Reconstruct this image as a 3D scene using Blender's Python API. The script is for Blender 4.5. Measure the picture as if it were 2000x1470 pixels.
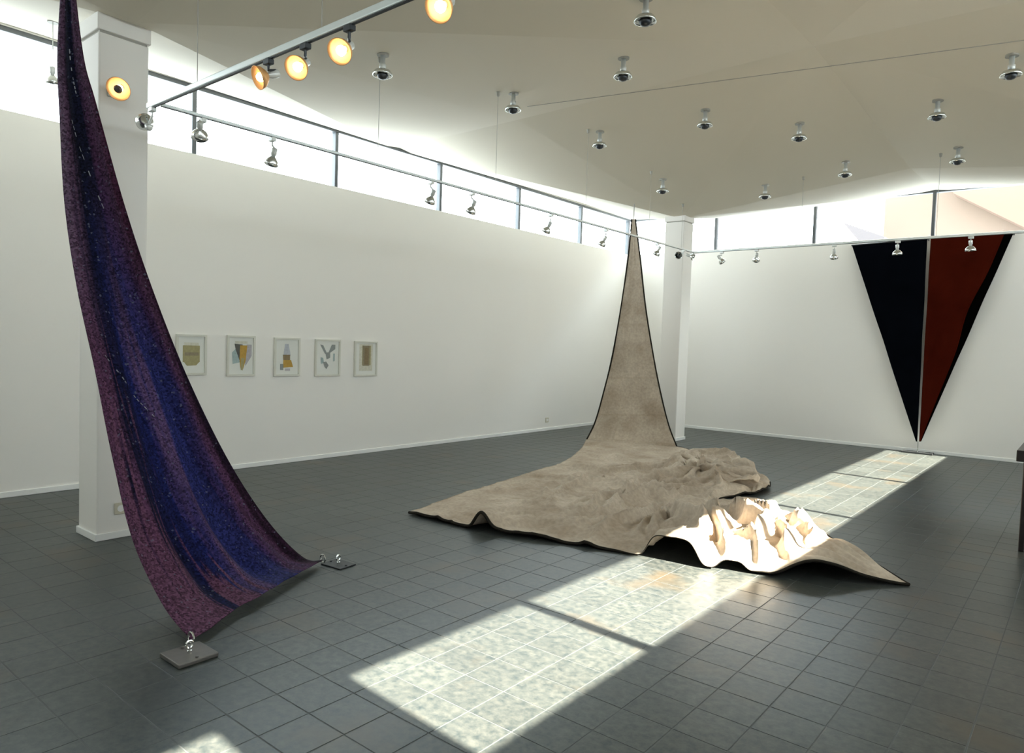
import bpy, bmesh, math, random
from mathutils import Vector, Matrix, noise
random.seed(7)
S = bpy.context.scene
COL = S.collection
for o in list(bpy.data.objects):
    bpy.data.objects.remove(o)

# ------------------------------------------------------------------ camera, world, sun, exposure
CAMH = 1.6
FPX = 1379.67
PITCH, ROLL, YAW = -4.519e-2, 3.1376e-2, 6.87294e-1
_r0 = Vector((math.cos(YAW), math.sin(YAW), 0)); _f0 = Vector((-math.sin(YAW), math.cos(YAW), 0)); _u0 = Vector((0, 0, 1))
FWD = math.cos(PITCH)*_f0 + math.sin(PITCH)*_u0
_u1 = -math.sin(PITCH)*_f0 + math.cos(PITCH)*_u0
RIGHT = math.cos(ROLL)*_r0 + math.sin(ROLL)*_u1
UP = -math.sin(ROLL)*_r0 + math.cos(ROLL)*_u1
CAM = Vector((0, 0, CAMH))
cd = bpy.data.cameras.new('camera'); cam = bpy.data.objects.new('camera', cd); COL.objects.link(cam)
cam.matrix_world = Matrix(((RIGHT.x, UP.x, -FWD.x, CAM.x), (RIGHT.y, UP.y, -FWD.y, CAM.y), (RIGHT.z, UP.z, -FWD.z, CAM.z), (0, 0, 0, 1)))
cd.sensor_fit = 'HORIZONTAL'; cd.sensor_width = 36; cd.lens = FPX*36/2000
cd.clip_start = 0.05; cd.clip_end = 300
S.camera = cam

w = bpy.data.worlds.new('world'); S.world = w; w.use_nodes = True
bg = w.node_tree.nodes['Background']
bg.inputs[0].default_value = (0.86, 0.95, 1.0, 1); bg.inputs[1].default_value = 10.3

sd = bpy.data.lights.new('sun', 'SUN'); sun = bpy.data.objects.new('sun', sd); COL.objects.link(sun)
SUN_DIR = Vector((-1, 0.065, -0.79)).normalized()
sun.rotation_euler = SUN_DIR.to_track_quat('-Z', 'Y').to_euler()
sun.location = (12, 3, 12)
sd.energy = 80; sd.angle = math.radians(0.4); sd.color = (1.0, 0.92, 0.80)

S.view_settings.view_transform = 'Standard'; S.view_settings.look = 'None'
S.view_settings.gamma = 1; S.view_settings.use_curve_mapping = False
S.view_settings.exposure = 0.0

# ------------------------------------------------------------------ placing helpers
def ray(u, v):
    return (RIGHT*((u-1000)/FPX) + UP*((735-v)/FPX) + FWD)
def at_z(u, v, z=0.0):
    d = ray(u, v); return CAM + d*((z-CAMH)/d.z)
def at_x(u, v, x):
    d = ray(u, v); return CAM + d*(x/d.x)
def at_y(u, v, y):
    d = ray(u, v); return CAM + d*(y/d.y)
def px_of(p):
    d = Vector(p)-CAM; f = d.dot(FWD)
    if f <= 0.05: return None
    return (1000+FPX*d.dot(RIGHT)/f, 735-FPX*d.dot(UP)/f, f)

# ------------------------------------------------------------------ materials
def newmat(name):
    m = bpy.data.materials.new(name); m.use_nodes = True
    nt = m.node_tree; b = nt.nodes['Principled BSDF']
    return m, nt, b
def N(nt, t, **kw):
    n = nt.nodes.new(t)
    for k, v in kw.items():
        setattr(n, k, v)
    return n
def plain(name, col, rough=0.6, metal=0.0, var=0.06, scale=6.0, bump=0.0, bscale=60.0, spec=0.5):
    m, nt, b = newmat(name)
    tc = N(nt, 'ShaderNodeTexCoord'); no = N(nt, 'ShaderNodeTexNoise'); no.inputs['Scale'].default_value = scale
    no.inputs['Detail'].default_value = 4
    nt.links.new(tc.outputs['Object'], no.inputs['Vector'])
    mr = N(nt, 'ShaderNodeMapRange'); mr.inputs['To Min'].default_value = 1-var; mr.inputs['To Max'].default_value = 1+var
    nt.links.new(no.outputs['Fac'], mr.inputs['Value'])
    mx = N(nt, 'ShaderNodeVectorMath', operation='SCALE'); mx.inputs[0].default_value = col[:3]
    nt.links.new(mr.outputs['Result'], mx.inputs['Scale']); nt.links.new(mx.outputs[0], b.inputs['Base Color'])
    b.inputs['Roughness'].default_value = rough; b.inputs['Metallic'].default_value = metal
    b.inputs['Specular IOR Level'].default_value = spec
    if bump:
        n2 = N(nt, 'ShaderNodeTexNoise'); n2.inputs['Scale'].default_value = bscale; n2.inputs['Detail'].default_value = 3
        nt.links.new(tc.outputs['Object'], n2.inputs['Vector'])
        bp = N(nt, 'ShaderNodeBump'); bp.inputs['Strength'].default_value = bump; bp.inputs['Distance'].default_value = 0.01
        nt.links.new(n2.outputs['Fac'], bp.inputs['Height']); nt.links.new(bp.outputs[0], b.inputs['Normal'])
    return m
M = {}
M['wall'] = plain('white_plaster', (0.85, 0.825, 0.785), 0.75, var=0.012, scale=0.7, bump=0.05, bscale=40)
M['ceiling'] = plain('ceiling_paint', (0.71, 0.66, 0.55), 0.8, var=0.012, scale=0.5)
M['skirting'] = plain('skirting_paint', (0.86, 0.86, 0.84), 0.5, var=0.01)
M['frame'] = plain('window_frame_paint', (0.10, 0.11, 0.12), 0.45, var=0.05)
M['grout'] = plain('grout', (0.070, 0.077, 0.078), 0.7, var=0.3, scale=3)
M['chrome'] = plain('chrome', (0.72, 0.74, 0.72), 0.22, 1.0, var=0.03)
M['dark_metal'] = plain('dark_metal', (0.05, 0.055, 0.06), 0.4, 0.6, var=0.05)
M['lampwhite'] = plain('white_lamp_metal', (0.70, 0.72, 0.70), 0.35, 0.3, var=0.03)
M['rail'] = plain('rail_aluminium', (0.84, 0.90, 0.90), 0.3, 0.3, var=0.03)
M['amber'] = plain('glow_tinted_reflector', (0.85, 0.47, 0.20), 0.45, 0.6, var=0.03)
M['wire'] = plain('steel_wire', (0.42, 0.40, 0.36), 0.6, 0.2, var=0.05)
M['grey_disc'] = plain('grey_canopy', (0.36, 0.35, 0.31), 0.5, 0.2, var=0.03)
M['steel'] = plain('weight_steel', (0.14, 0.13, 0.12), 0.45, 0.5, var=0.2, scale=20)
M['darksteel'] = plain('dark_weight_steel', (0.03, 0.033, 0.035), 0.5, 0.5, var=0.2, scale=20)
M['peach'] = plain('peach_render', (0.145, 0.106, 0.080), 0.9, var=0.02, scale=0.6)
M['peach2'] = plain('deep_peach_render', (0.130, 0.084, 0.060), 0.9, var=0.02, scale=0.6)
M['greyroof'] = plain('grey_pink_roof', (0.080, 0.071, 0.073), 0.9, var=0.03, scale=0.6)
M['lacquer'] = plain('black_red_lacquer', (0.006, 0.003, 0.004), 0.4, var=0.1)
M['picframe'] = plain('pale_wood_frame', (0.64, 0.63, 0.56), 0.5, var=0.05, scale=20)
M['mat'] = plain('white_mount', (0.74, 0.745, 0.70), 0.7, var=0.01)
M['plastic'] = plain('cream_plastic', (0.62, 0.58, 0.46), 0.5, var=0.02)
M['stitch'] = plain('pale_thread', (0.25, 0.26, 0.30), 0.6, var=0.1)
for nm, c in dict(olive=(0.36, 0.32, 0.16), black=(0.10, 0.10, 0.09), ochre=(0.46, 0.28, 0.05), blue=(0.33, 0.42, 0.42), lilac=(0.42, 0.40, 0.43),
                  brown=(0.23, 0.17, 0.09), grey=(0.26, 0.28, 0.27), khaki=(0.26, 0.22, 0.14), cream=(0.62, 0.60, 0.50), paleblue=(0.46, 0.48, 0.52)).items():
    M['ink_'+nm] = plain('ink_'+nm, c, 0.7, var=0.25, scale=40)

def glass():
    m, nt, b = newmat('window_glass')
    nt.nodes.remove(b); out = nt.nodes['Material Output']
    t = N(nt, 'ShaderNodeBsdfTransparent'); t.inputs[0].default_value = (0.97, 0.985, 0.98, 1)
    g = N(nt, 'ShaderNodeBsdfGlossy'); g.inputs['Roughness'].default_value = 0.02
    fr = N(nt, 'ShaderNodeFresnel'); fr.inputs[0].default_value = 1.45
    gm = N(nt, 'ShaderNodeNewGeometry'); iv = N(nt, 'ShaderNodeMath', operation='SUBTRACT'); iv.inputs[0].default_value = 1.0
    nt.links.new(gm.outputs['Backfacing'], iv.inputs[1])
    f = N(nt, 'ShaderNodeMath', operation='MULTIPLY'); nt.links.new(fr.outputs[0], f.inputs[0]); nt.links.new(iv.outputs[0], f.inputs[1])
    mx = N(nt, 'ShaderNodeMixShader')
    nt.links.new(f.outputs[0], mx.inputs[0]); nt.links.new(t.outputs[0], mx.inputs[1]); nt.links.new(g.outputs[0], mx.inputs[2])
    nt.links.new(mx.outputs[0], out.inputs[0])
    return m
M['glass'] = glass()
def emit(name, col, st):
    m, nt, b = newmat(name)
    b.inputs['Base Color'].default_value = (*col, 1); b.inputs['Emission Color'].default_value = (*col, 1); b.inputs['Emission Strength'].default_value = st
    return m
M['bulb'] = emit('glowing_bulb', (1.0, 0.84, 0.60), 9.0)
M['bulb2'] = emit('faintly_glowing_bulb', (1.0, 0.7, 0.38), 5.0)

def slate():
    m, nt, b = newmat('slate_tile')
    L = nt.links.new
    geo = N(nt, 'ShaderNodeNewGeometry'); oi = N(nt, 'ShaderNodeObjectInfo'); at = N(nt, 'ShaderNodeAttribute', attribute_name='tile_rand')
    n1 = N(nt, 'ShaderNodeTexNoise'); n1.inputs['Scale'].default_value = 22; n1.inputs['Detail'].default_value = 9; n1.inputs['Roughness'].default_value = 0.7
    n2 = N(nt, 'ShaderNodeTexNoise'); n2.inputs['Scale'].default_value = 0.8; n2.inputs['Detail'].default_value = 3
    n3 = N(nt, 'ShaderNodeTexNoise'); n3.inputs['Scale'].default_value = 1.9; n3.inputs['Detail'].default_value = 5
    for n in (n1, n2, n3): L(geo.outputs['Position'], n.inputs['Vector'])
    cr = N(nt, 'ShaderNodeValToRGB')
    cr.color_ramp.elements[0].position = 0.25; cr.color_ramp.elements[0].color = (0.005, 0.013, 0.016, 1)
    cr.color_ramp.elements[1].position = 0.75; cr.color_ramp.elements[1].color = (0.086, 0.087, 0.076, 1)
    L(n1.outputs['Fac'], cr.inputs[0])
    # rusty brown veins in places
    cr2 = N(nt, 'ShaderNodeValToRGB'); cr2.color_ramp.elements[0].position = 0.56; cr2.color_ramp.elements[0].color = (0, 0, 0, 1)
    cr2.color_ramp.elements[1].position = 0.72; cr2.color_ramp.elements[1].color = (0.75, 0.75, 0.75, 1)
    L(n3.outputs['Fac'], cr2.inputs[0])
    mx = N(nt, 'ShaderNodeMix', data_type='RGBA'); mx.inputs[7].default_value = (0.075, 0.057, 0.036, 1)
    L(cr2.outputs[0], mx.inputs[0]); L(cr.outputs[0], mx.inputs[6])
    mr = N(nt, 'ShaderNodeMapRange'); mr.inputs['To Min'].default_value = 0.90; mr.inputs['To Max'].default_value = 1.10
    L(at.outputs['Fac'], mr.inputs['Value'])
    mr2 = N(nt, 'ShaderNodeMapRange'); mr2.inputs['From Min'].default_value = 0.3; mr2.inputs['From Max'].default_value = 0.7; mr2.inputs['To Min'].default_value = 0.85; mr2.inputs['To Max'].default_value = 1.15
    L(n2.outputs['Fac'], mr2.inputs['Value'])
    mu = N(nt, 'ShaderNodeMath', operation='MULTIPLY'); L(mr.outputs[0], mu.inputs[0]); L(mr2.outputs[0], mu.inputs[1])
    vm = N(nt, 'ShaderNodeVectorMath', operation='SCALE'); L(mx.outputs[2], vm.inputs[0]); L(mu.outputs[0], vm.inputs['Scale'])
    L(vm.outputs[0], b.inputs['Base Color'])
    rr = N(nt, 'ShaderNodeMapRange'); rr.inputs['To Min'].default_value = 0.28; rr.inputs['To Max'].default_value = 0.42
    L(n1.outputs['Fac'], rr.inputs['Value']); L(rr.outputs[0], b.inputs['Roughness'])
    b.inputs['Specular IOR Level'].default_value = 0.42; b.inputs['Specular Tint'].default_value = (0.80, 0.93, 1.0, 1)
    bp = N(nt, 'ShaderNodeBump'); bp.inputs['Strength'].default_value = 0.06; bp.inputs['Distance'].default_value = 0.003
    L(n1.outputs['Fac'], bp.inputs['Height']); L(bp.outputs[0], b.inputs['Normal'])
    return m
M['slate'] = slate()

def canvas_mat():
    m, nt, b = newmat('raw_linen_canvas'); L = nt.links.new
    tc = N(nt, 'ShaderNodeTexCoord')
    n1 = N(nt, 'ShaderNodeTexNoise'); n1.inputs['Scale'].default_value = 2.2; n1.inputs['Detail'].default_value = 6
    n2 = N(nt, 'ShaderNodeTexNoise'); n2.inputs['Scale'].default_value = 30; n2.inputs['Detail'].default_value = 4
    L(tc.outputs['Object'], n1.inputs['Vector']); L(tc.outputs['Object'], n2.inputs['Vector'])
    cr = N(nt, 'ShaderNodeValToRGB'); cr.color_ramp.elements[0].position = 0.3; cr.color_ramp.elements[0].color = (0.33, 0.26, 0.195, 1)
    cr.color_ramp.elements[1].position = 0.7; cr.color_ramp.elements[1].color = (0.52, 0.445, 0.36, 1)
    L(n1.outputs['Fac'], cr.inputs[0])
    mr = N(nt, 'ShaderNodeMapRange'); mr.inputs['From Min'].default_value = 0.3; mr.inputs['From Max'].default_value = 0.7; mr.inputs['To Min'].default_value = 0.86; mr.inputs['To Max'].default_value = 1.1
    L(n2.outputs['Fac'], mr.inputs['Value'])
    # creases left by folding the cloth: a faint darker lattice in the cloth's own coordinates
    uv = N(nt, 'ShaderNodeUVMap'); br = N(nt, 'ShaderNodeTexBrick'); br.offset = 0
    br.inputs['Scale'].default_value = 1; br.inputs['Brick Width'].default_value = 0.31; br.inputs['Row Height'].default_value = 0.07
    br.inputs['Mortar Size'].default_value = 0.003; br.inputs['Mortar Smooth'].default_value = 0.8
    br.inputs['Color1'].default_value = (1, 1, 1, 1); br.inputs['Color2'].default_value = (0.97, 0.97, 0.97, 1); br.inputs['Mortar'].default_value = (0.92, 0.91, 0.89, 1)
    L(uv.outputs[0], br.inputs['Vector'])
    v1 = N(nt, 'ShaderNodeVectorMath', operation='MULTIPLY'); L(cr.outputs[0], v1.inputs[0]); L(br.outputs['Color'], v1.inputs[1])
    v2 = N(nt, 'ShaderNodeVectorMath', operation='SCALE'); L(v1.outputs[0], v2.inputs[0]); L(mr.outputs[0], v2.inputs['Scale'])
    L(v2.outputs[0], b.inputs['Base Color']); b.inputs['Roughness'].default_value = 0.9; b.inputs['Specular IOR Level'].default_value = 0.1
    bp = N(nt, 'ShaderNodeBump'); bp.inputs['Strength'].default_value = 0.25; bp.inputs['Distance'].default_value = 0.01
    L(n2.outputs['Fac'], bp.inputs['Height']); L(bp.outputs[0], b.inputs['Normal'])
    return m
M['canvas'] = canvas_mat()
M['hem_and_edge_shade'] = plain('dark_hem_and_edge_shade', (0.02, 0.017, 0.013), 0.9, var=0.2, scale=20, spec=0.1)  # dark edging; along the front its colour also holds the shade underneath

def purple_mat():
    m, nt, b = newmat('blue_plum_cloth_painted_sparkle'); L = nt.links.new
    uv = N(nt, 'ShaderNodeUVMap'); sp = N(nt, 'ShaderNodeSeparateXYZ'); L(uv.outputs[0], sp.inputs[0])
    tc = N(nt, 'ShaderNodeTexCoord')
    n0 = N(nt, 'ShaderNodeTexNoise'); n0.inputs['Scale'].default_value = 2.0; n0.inputs['Detail'].default_value = 5
    mp = N(nt, 'ShaderNodeMapping'); mp.inputs['Scale'].default_value = (7, 2.2, 1); L(uv.outputs[0], mp.inputs[0]); L(mp.outputs[0], n0.inputs['Vector'])
    # u warped by streaky noise
    ms = N(nt, 'ShaderNodeMath', operation='MULTIPLY_ADD'); ms.inputs[1].default_value = 0.34; L(n0.outputs['Fac'], ms.inputs[0])
    sb = N(nt, 'ShaderNodeMath', operation='SUBTRACT'); L(sp.outputs[0], sb.inputs[0]); sb.inputs[1].default_value = 0.17
    L(sb.outputs[0], ms.inputs[2])
    cr = N(nt, 'ShaderNodeValToRGB'); e = cr.color_ramp.elements
    e[0].position = 0.0; e[0].color = (0.085, 0.035, 0.075, 1)
    e[1].position = 1.0; e[1].color = (0.012, 0.006, 0.016, 1)
    for p, c in ((0.11, (0.095, 0.04, 0.085, 1)), (0.17, (0.008, 0.008, 0.026, 1)), (0.30, (0.008, 0.010, 0.045, 1)), (0.40, (0.013, 0.018, 0.10, 1)), (0.52, (0.085, 0.05, 0.12, 1)), (0.60, (0.022, 0.028, 0.13, 1)),
                 (0.76, (0.018, 0.02, 0.09, 1)), (0.88, (0.07, 0.03, 0.07, 1)), (0.955, (0.02, 0.008, 0.018, 1))):
        el = e.new(p); el.color = c
    L(ms.outputs[0], cr.inputs[0])
    ct_ = N(nt, 'ShaderNodeValToRGB'); e2 = ct_.color_ramp.elements
    e2[0].position = 0.0; e2[0].color = (0.13, 0.09, 0.14, 1); e2[1].position = 1.0; e2[1].color = (0.05, 0.012, 0.03, 1)
    for p, c in ((0.16, (0.10, 0.055, 0.10, 1)), (0.30, (0.006, 0.007, 0.018, 1)), (0.55, (0.008, 0.009, 0.025, 1)), (0.66, (0.05, 0.022, 0.055, 1)), (0.9, (0.075, 0.035, 0.07, 1))):
        el = e2.new(p); el.color = c
    L(ms.outputs[0], ct_.inputs[0])
    rv = N(nt, 'ShaderNodeMapRange'); rv.inputs['From Min'].default_value = 0.28; rv.inputs['From Max'].default_value = 0.55; L(sp.outputs[1], rv.inputs['Value'])
    mt = N(nt, 'ShaderNodeMix', data_type='RGBA'); L(rv.outputs[0], mt.inputs[0]); L(ct_.outputs[0], mt.inputs[6]); L(cr.outputs[0], mt.inputs[7])
    # plum takes over towards the bottom left
    n3 = N(nt, 'ShaderNodeTexNoise'); n3.inputs['Scale'].default_value = 1.6; n3.inputs['Detail'].default_value = 4
    mp3 = N(nt, 'ShaderNodeMapping'); mp3.inputs['Scale'].default_value = (15, 1.6, 1); mp3.inputs['Rotation'].default_value = (0, 0, -0.12); L(uv.outputs[0], mp3.inputs[0]); L(mp3.outputs[0], n3.inputs['Vector'])
    bl = N(nt, 'ShaderNodeMath', operation='SUBTRACT'); L(sp.outputs[1], bl.inputs[0]); L(sp.outputs[0], bl.inputs[1])
    b2 = N(nt, 'ShaderNodeMath', operation='MULTIPLY_ADD'); L(n3.outputs['Fac'], b2.inputs[0]); b2.inputs[1].default_value = 2.0; L(bl.outputs[0], b2.inputs[2])
    r2 = N(nt, 'ShaderNodeMapRange'); r2.inputs['From Min'].default_value = 1.52; r2.inputs['From Max'].default_value = 1.66; L(b2.outputs[0], r2.inputs['Value'])
    mx = N(nt, 'ShaderNodeMix', data_type='RGBA'); mx.inputs[7].default_value = (0.105, 0.045, 0.085, 1)
    L(r2.outputs[0], mx.inputs[0]); L(mt.outputs[2], mx.inputs[6])
    # pixelated glitter: sparkle painted into the colour as cell tones and pale specks
    vo = N(nt, 'ShaderNodeTexVoronoi'); vo.inputs['Scale'].default_value = 95; L(tc.outputs['Object'], vo.inputs['Vector'])
    sx = N(nt, 'ShaderNodeSeparateColor'); L(vo.outputs['Color'], sx.inputs[0])
    mr = N(nt, 'ShaderNodeMapRange'); mr.inputs['To Min'].default_value = 0.28; mr.inputs['To Max'].default_value = 1.30; L(sx.outputs[0], mr.inputs['Value'])
    vs = N(nt, 'ShaderNodeVectorMath', operation='SCALE'); L(mx.outputs[2], vs.inputs[0]); L(mr.outputs[0], vs.inputs['Scale'])
    gt = N(nt, 'ShaderNodeMath', operation='GREATER_THAN'); gt.inputs[1].default_value = 0.985; L(sx.outputs[1], gt.inputs[0])
    g2 = N(nt, 'ShaderNodeMath', operation='MULTIPLY'); g2.inputs[1].default_value = 0.5; L(gt.outputs[0], g2.inputs[0])
    m2 = N(nt, 'ShaderNodeMix', data_type='RGBA'); m2.inputs[7].default_value = (0.12, 0.13, 0.19, 1)
    L(g2.outputs[0], m2.inputs[0]); L(vs.outputs[0], m2.inputs[6])
    L(m2.outputs[2], b.inputs['Base Color']); b.inputs['Roughness'].default_value = 0.7; b.inputs['Specular IOR Level'].default_value = 0.06
    return m
M['purple'] = purple_mat()
M['rust'] = plain('rust_red_cloth', (0.045, 0.0055, 0.0025), 0.9, var=0.35, scale=3, spec=0.0)
M['navyblack'] = plain('blue_black_cloth', (0.0022, 0.0028, 0.0045), 0.9, var=0.4, scale=5, spec=0.0)
M['blackcloth'] = plain('black_cloth', (0.0012, 0.0013, 0.0012), 0.9, var=0.2, spec=0.0)

# ------------------------------------------------------------------ object helpers
def link(name, me, m=None, parent=None):
    o = bpy.data.objects.new(name, me); COL.objects.link(o)
    if m is not None and me is not None and not me.materials: me.materials.append(m)
    if parent is not None: o.parent = parent
    return o
def obj(name, bm, m, parent=None, smooth=False):
    me = bpy.data.meshes.new(name)
    bmesh.ops.recalc_face_normals(bm, faces=bm.faces[:])
    bm.to_mesh(me); bm.free()
    if smooth:
        for p in me.polygons: p.use_smooth = True
    return link(name, me, m, parent)
def thing(name, label, cat, loc=(0, 0, 0), group=None):
    o = bpy.data.objects.new(name, None); COL.objects.link(o); o.location = loc; o.empty_display_size = 0.1
    o['label'] = label; o['category'] = cat
    if group: o['group'] = group
    return o
def tag(o, label, cat, group=None):
    o['label'] = label; o['category'] = cat
    if group: o['group'] = group
    return o
def struct(o): o['kind'] = 'structure'; return o
def box(bm, a, b, bev=0.0):
    vs = [bm.verts.new((x, y, z)) for x in (a[0], b[0]) for y in (a[1], b[1]) for z in (a[2], b[2])]
    fs = [(0, 1, 3, 2), (4, 6, 7, 5), (0, 4, 5, 1), (2, 3, 7, 6), (0, 2, 6, 4), (1, 5, 7, 3)]
    nf = [bm.faces.new([vs[i] for i in f]) for f in fs]
    if bev:
        es = list({e for f in nf for e in f.edges})
        bmesh.ops.bevel(bm, geom=es, offset=bev, segments=2, affect='EDGES', profile=0.5)
    return bm
def BX(a, b, bev=0.0): return box(bmesh.new(), a, b, bev)
def tube(bm, pts, r, n=8, cap=True):
    pts = [Vector(p) for p in pts]; rings = []
    for i, p in enumerate(pts):
        t = (pts[min(i+1, len(pts)-1)]-pts[max(i-1, 0)]).normalized()
        a = t.cross(Vector((0, 0, 1)));
        if a.length < 0.05: a = t.cross(Vector((0, 1, 0)))
        a.normalize(); b = t.cross(a)
        rr = r[i] if isinstance(r, (list, tuple)) else r
        rings.append([bm.verts.new(p+(a*math.cos(k*2*math.pi/n)+b*math.sin(k*2*math.pi/n))*rr) for k in range(n)])
    for i in range(len(rings)-1):
        for k in range(n):
            bm.faces.new((rings[i][k], rings[i][(k+1) % n], rings[i+1][(k+1) % n], rings[i+1][k]))
    if cap:
        bm.faces.new(rings[0]); bm.faces.new(rings[-1])
    return bm
def TB(pts, r, n=8): return tube(bmesh.new(), pts, r, n)
def lathe(prof, axis, org, n=24, thick=0.0):
    # prof: list of (radius, distance along axis); optional wall thickness through an inner shell
    bm = bmesh.new(); ax = Vector(axis).normalized(); org = Vector(org)
    a = ax.cross(Vector((0, 0, 1)))
    if a.length < 0.05: a = ax.cross(Vector((0, 1, 0)))
    a.normalize(); b = ax.cross(a)
    P = list(prof)
    if thick: P = P + [(max(r-thick, 0.0005), h) for r, h in reversed(prof)]
    rings = []
    for r, h in P:
        if r < 1e-4: rings.append([bm.verts.new(org+ax*h)])
        else: rings.append([bm.verts.new(org+ax*h+(a*math.cos(k*2*math.pi/n)+b*math.sin(k*2*math.pi/n))*r) for k in range(n)])
    for i in range(len(rings)-1):
        A, B = rings[i], rings[i+1]
        for k in range(n):
            k2 = (k+1) % n
            if len(A) == 1 and len(B) == 1: continue
            if len(A) == 1: bm.faces.new((A[0], B[k2], B[k]))
            elif len(B) == 1: bm.faces.new((A[k], A[k2], B[0]))
            else: bm.faces.new((A[k], A[k2], B[k2], B[k]))
    if len(rings[0]) > 1 and not thick: bm.faces.new(rings[0])
    if len(rings[-1]) > 1: bm.faces.new(rings[-1]) if not thick else None
    return bm
def sm(a, b, x):
    t = min(max((x-a)/(b-a), 0), 1); return t*t*(3-2*t)
def lerp(a, b, t): return a+(b-a)*t
def curve_at(pts, t):
    # piecewise Catmull-Rom through pts, t in 0..1
    n = len(pts)-1; x = min(max(t, 0), 1)*n; i = min(int(x), n-1); f = x-i
    p0 = pts[max(i-1, 0)]; p1 = pts[i]; p2 = pts[i+1]; p3 = pts[min(i+2, n)]
    return 0.5*((2*p1)+(p2-p0)*f+(2*p0-5*p1+4*p2-p3)*f*f+(3*p1-p0-3*p2+p3)*f**3)
def grid_mesh(name, fn, nu, nv, m, parent=None, thick=0.0, uvfn=None):
    vs = []; uvs = []
    for j in range(nv+1):
        for i in range(nu+1):
            vs.append(fn(i/nu, j/nv)); uvs.append((i/nu, j/nv))
    fs = [(j*(nu+1)+i, j*(nu+1)+i+1, (j+1)*(nu+1)+i+1, (j+1)*(nu+1)+i) for j in range(nv) for i in range(nu)]
    me = bpy.data.meshes.new(name); me.from_pydata([tuple(v) for v in vs], [], fs)
    ul = me.uv_layers.new(name='UVMap')
    for l in me.loops: ul.data[l.index].uv = uvs[l.vertex_index]
    for p in me.polygons: p.use_smooth = True
    o = link(name, me, m, parent)
    if thick:
        so = o.modifiers.new('thickness', 'SOLIDIFY'); so.thickness = thick; so.offset = 0
    return o

# ------------------------------------------------------------------ room dimensions
XA, YB, XS, YN = -7.9, 13.55, 2.83, -4.6       # left wall, far wall, sunny wall, wall behind the camera
SILL, HEAD, FT = 3.62, 4.34, 0.045             # clerestory
T = 0.12                                        # wall thickness
TOP = 5.1

def wall_box(name, a, b):
    return struct(obj(name, BX(a, b), M['wall']))

# ------------------------------------------------------------------ ceiling: folded plates rising between the pillars
CP = {}
for k, z in {(0, 0): 4.45, (0, 1): 4.42, (0, 2): 4.43, (0, 3): 4.385, (0, 4): 4.44, (0, 5): 4.42,
             (1, 0): 4.3, (1, 1): 4.28, (1, 2): 3.93, (1, 3): 4.40, (1, 4): 3.90, (1, 5): 4.25,
             (2, 0): 4.4, (2, 1): 4.45, (2, 2): 4.30, (2, 3): 4.55, (2, 4): 4.30, (2, 5): 4.385,
             (3, 0): 4.3, (3, 1): 4.28, (3, 2): 3.93, (3, 3): 4.40, (3, 4): 3.90, (3, 5): 4.28,
             (4, 0): 4.45, (4, 1): 4.45, (4, 2): 4.55, (4, 3): 4.42, (4, 4): 4.45, (4, 5): 4.42}.items():
    CP[k] = Vector(((XA-T, -5.7, -2.17, 1.35, XS+T)[k[0]], (YN-T, -2.1, 2.35, 6.9, 11.5, YB+T)[k[1]], z))
CP[2, 3] = Vector((-2.23, 7.13, 4.55))      # the apex of the folds
CT = []
for i in range(4):
    for j in range(5):
        a, b, c, d = CP[i, j], CP[i+1, j], CP[i+1, j+1], CP[i, j+1]
        # the diagonal runs from each pillar head outwards
        if (i, j) in ((0, 0), (0, 2), (0, 4), (1, 1), (1, 3), (2, 0), (2, 2), (2, 4), (3, 1), (3, 3)): diag = 'bd'
        else: diag = 'ac'
        low = {(1, 2), (1, 4), (3, 2), (3, 4)}
        if (i, j) in low or (i+1, j+1) in low: diag = 'ac'
        if (i+1, j) in low or (i, j+1) in low: diag = 'bd'
        if diag == 'bd': CT += [(a, b, d), (b, c, d)]
        else: CT += [(a, b, c), (a, c, d)]
def ceil_z(x, y):
    for a, b, c in CT:
        det = (b.y-c.y)*(a.x-c.x)+(c.x-b.x)*(a.y-c.y)
        l1 = ((b.y-c.y)*(x-c.x)+(c.x-b.x)*(y-c.y))/det; l2 = ((c.y-a.y)*(x-c.x)+(a.x-c.x)*(y-c.y))/det; l3 = 1-l1-l2
        if min(l1, l2, l3) >= -1e-6: return l1*a.z+l2*b.z+l3*c.z
    return 4.4
def ray_ceil(u, v):
    z = 4.2
    for _ in range(40):
        p = at_z(u, v, z); z += 0.5*(ceil_z(p.x, p.y)-z)
    return at_z(u, v, z)
bm = bmesh.new(); vd = {}
def cv(p, up):
    k = (round(p.x, 4), round(p.y, 4), up)
    if k not in vd: vd[k] = bm.verts.new((p.x, p.y, p.z+(0.25 if up else 0)))
    return vd[k]
for t in CT:
    bm.faces.new([cv(p, 0) for p in t]); bm.faces.new([cv(p, 1) for p in reversed(t)])
bd = [e for e in bm.edges if len(e.link_faces) == 1 and all(abs(v.co.z-ceil_z(v.co.x, v.co.y)) < 0.1 for v in e.verts)]
for e in bd:
    a, b = e.verts
    ka = vd[(round(a.co.x, 4), round(a.co.y, 4), 1)]; kb = vd[(round(b.co.x, 4), round(b.co.y, 4), 1)]
    bm.faces.new((a, b, kb, ka))
ceiling = struct(obj('ceiling', bm, M['ceiling']))

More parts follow.
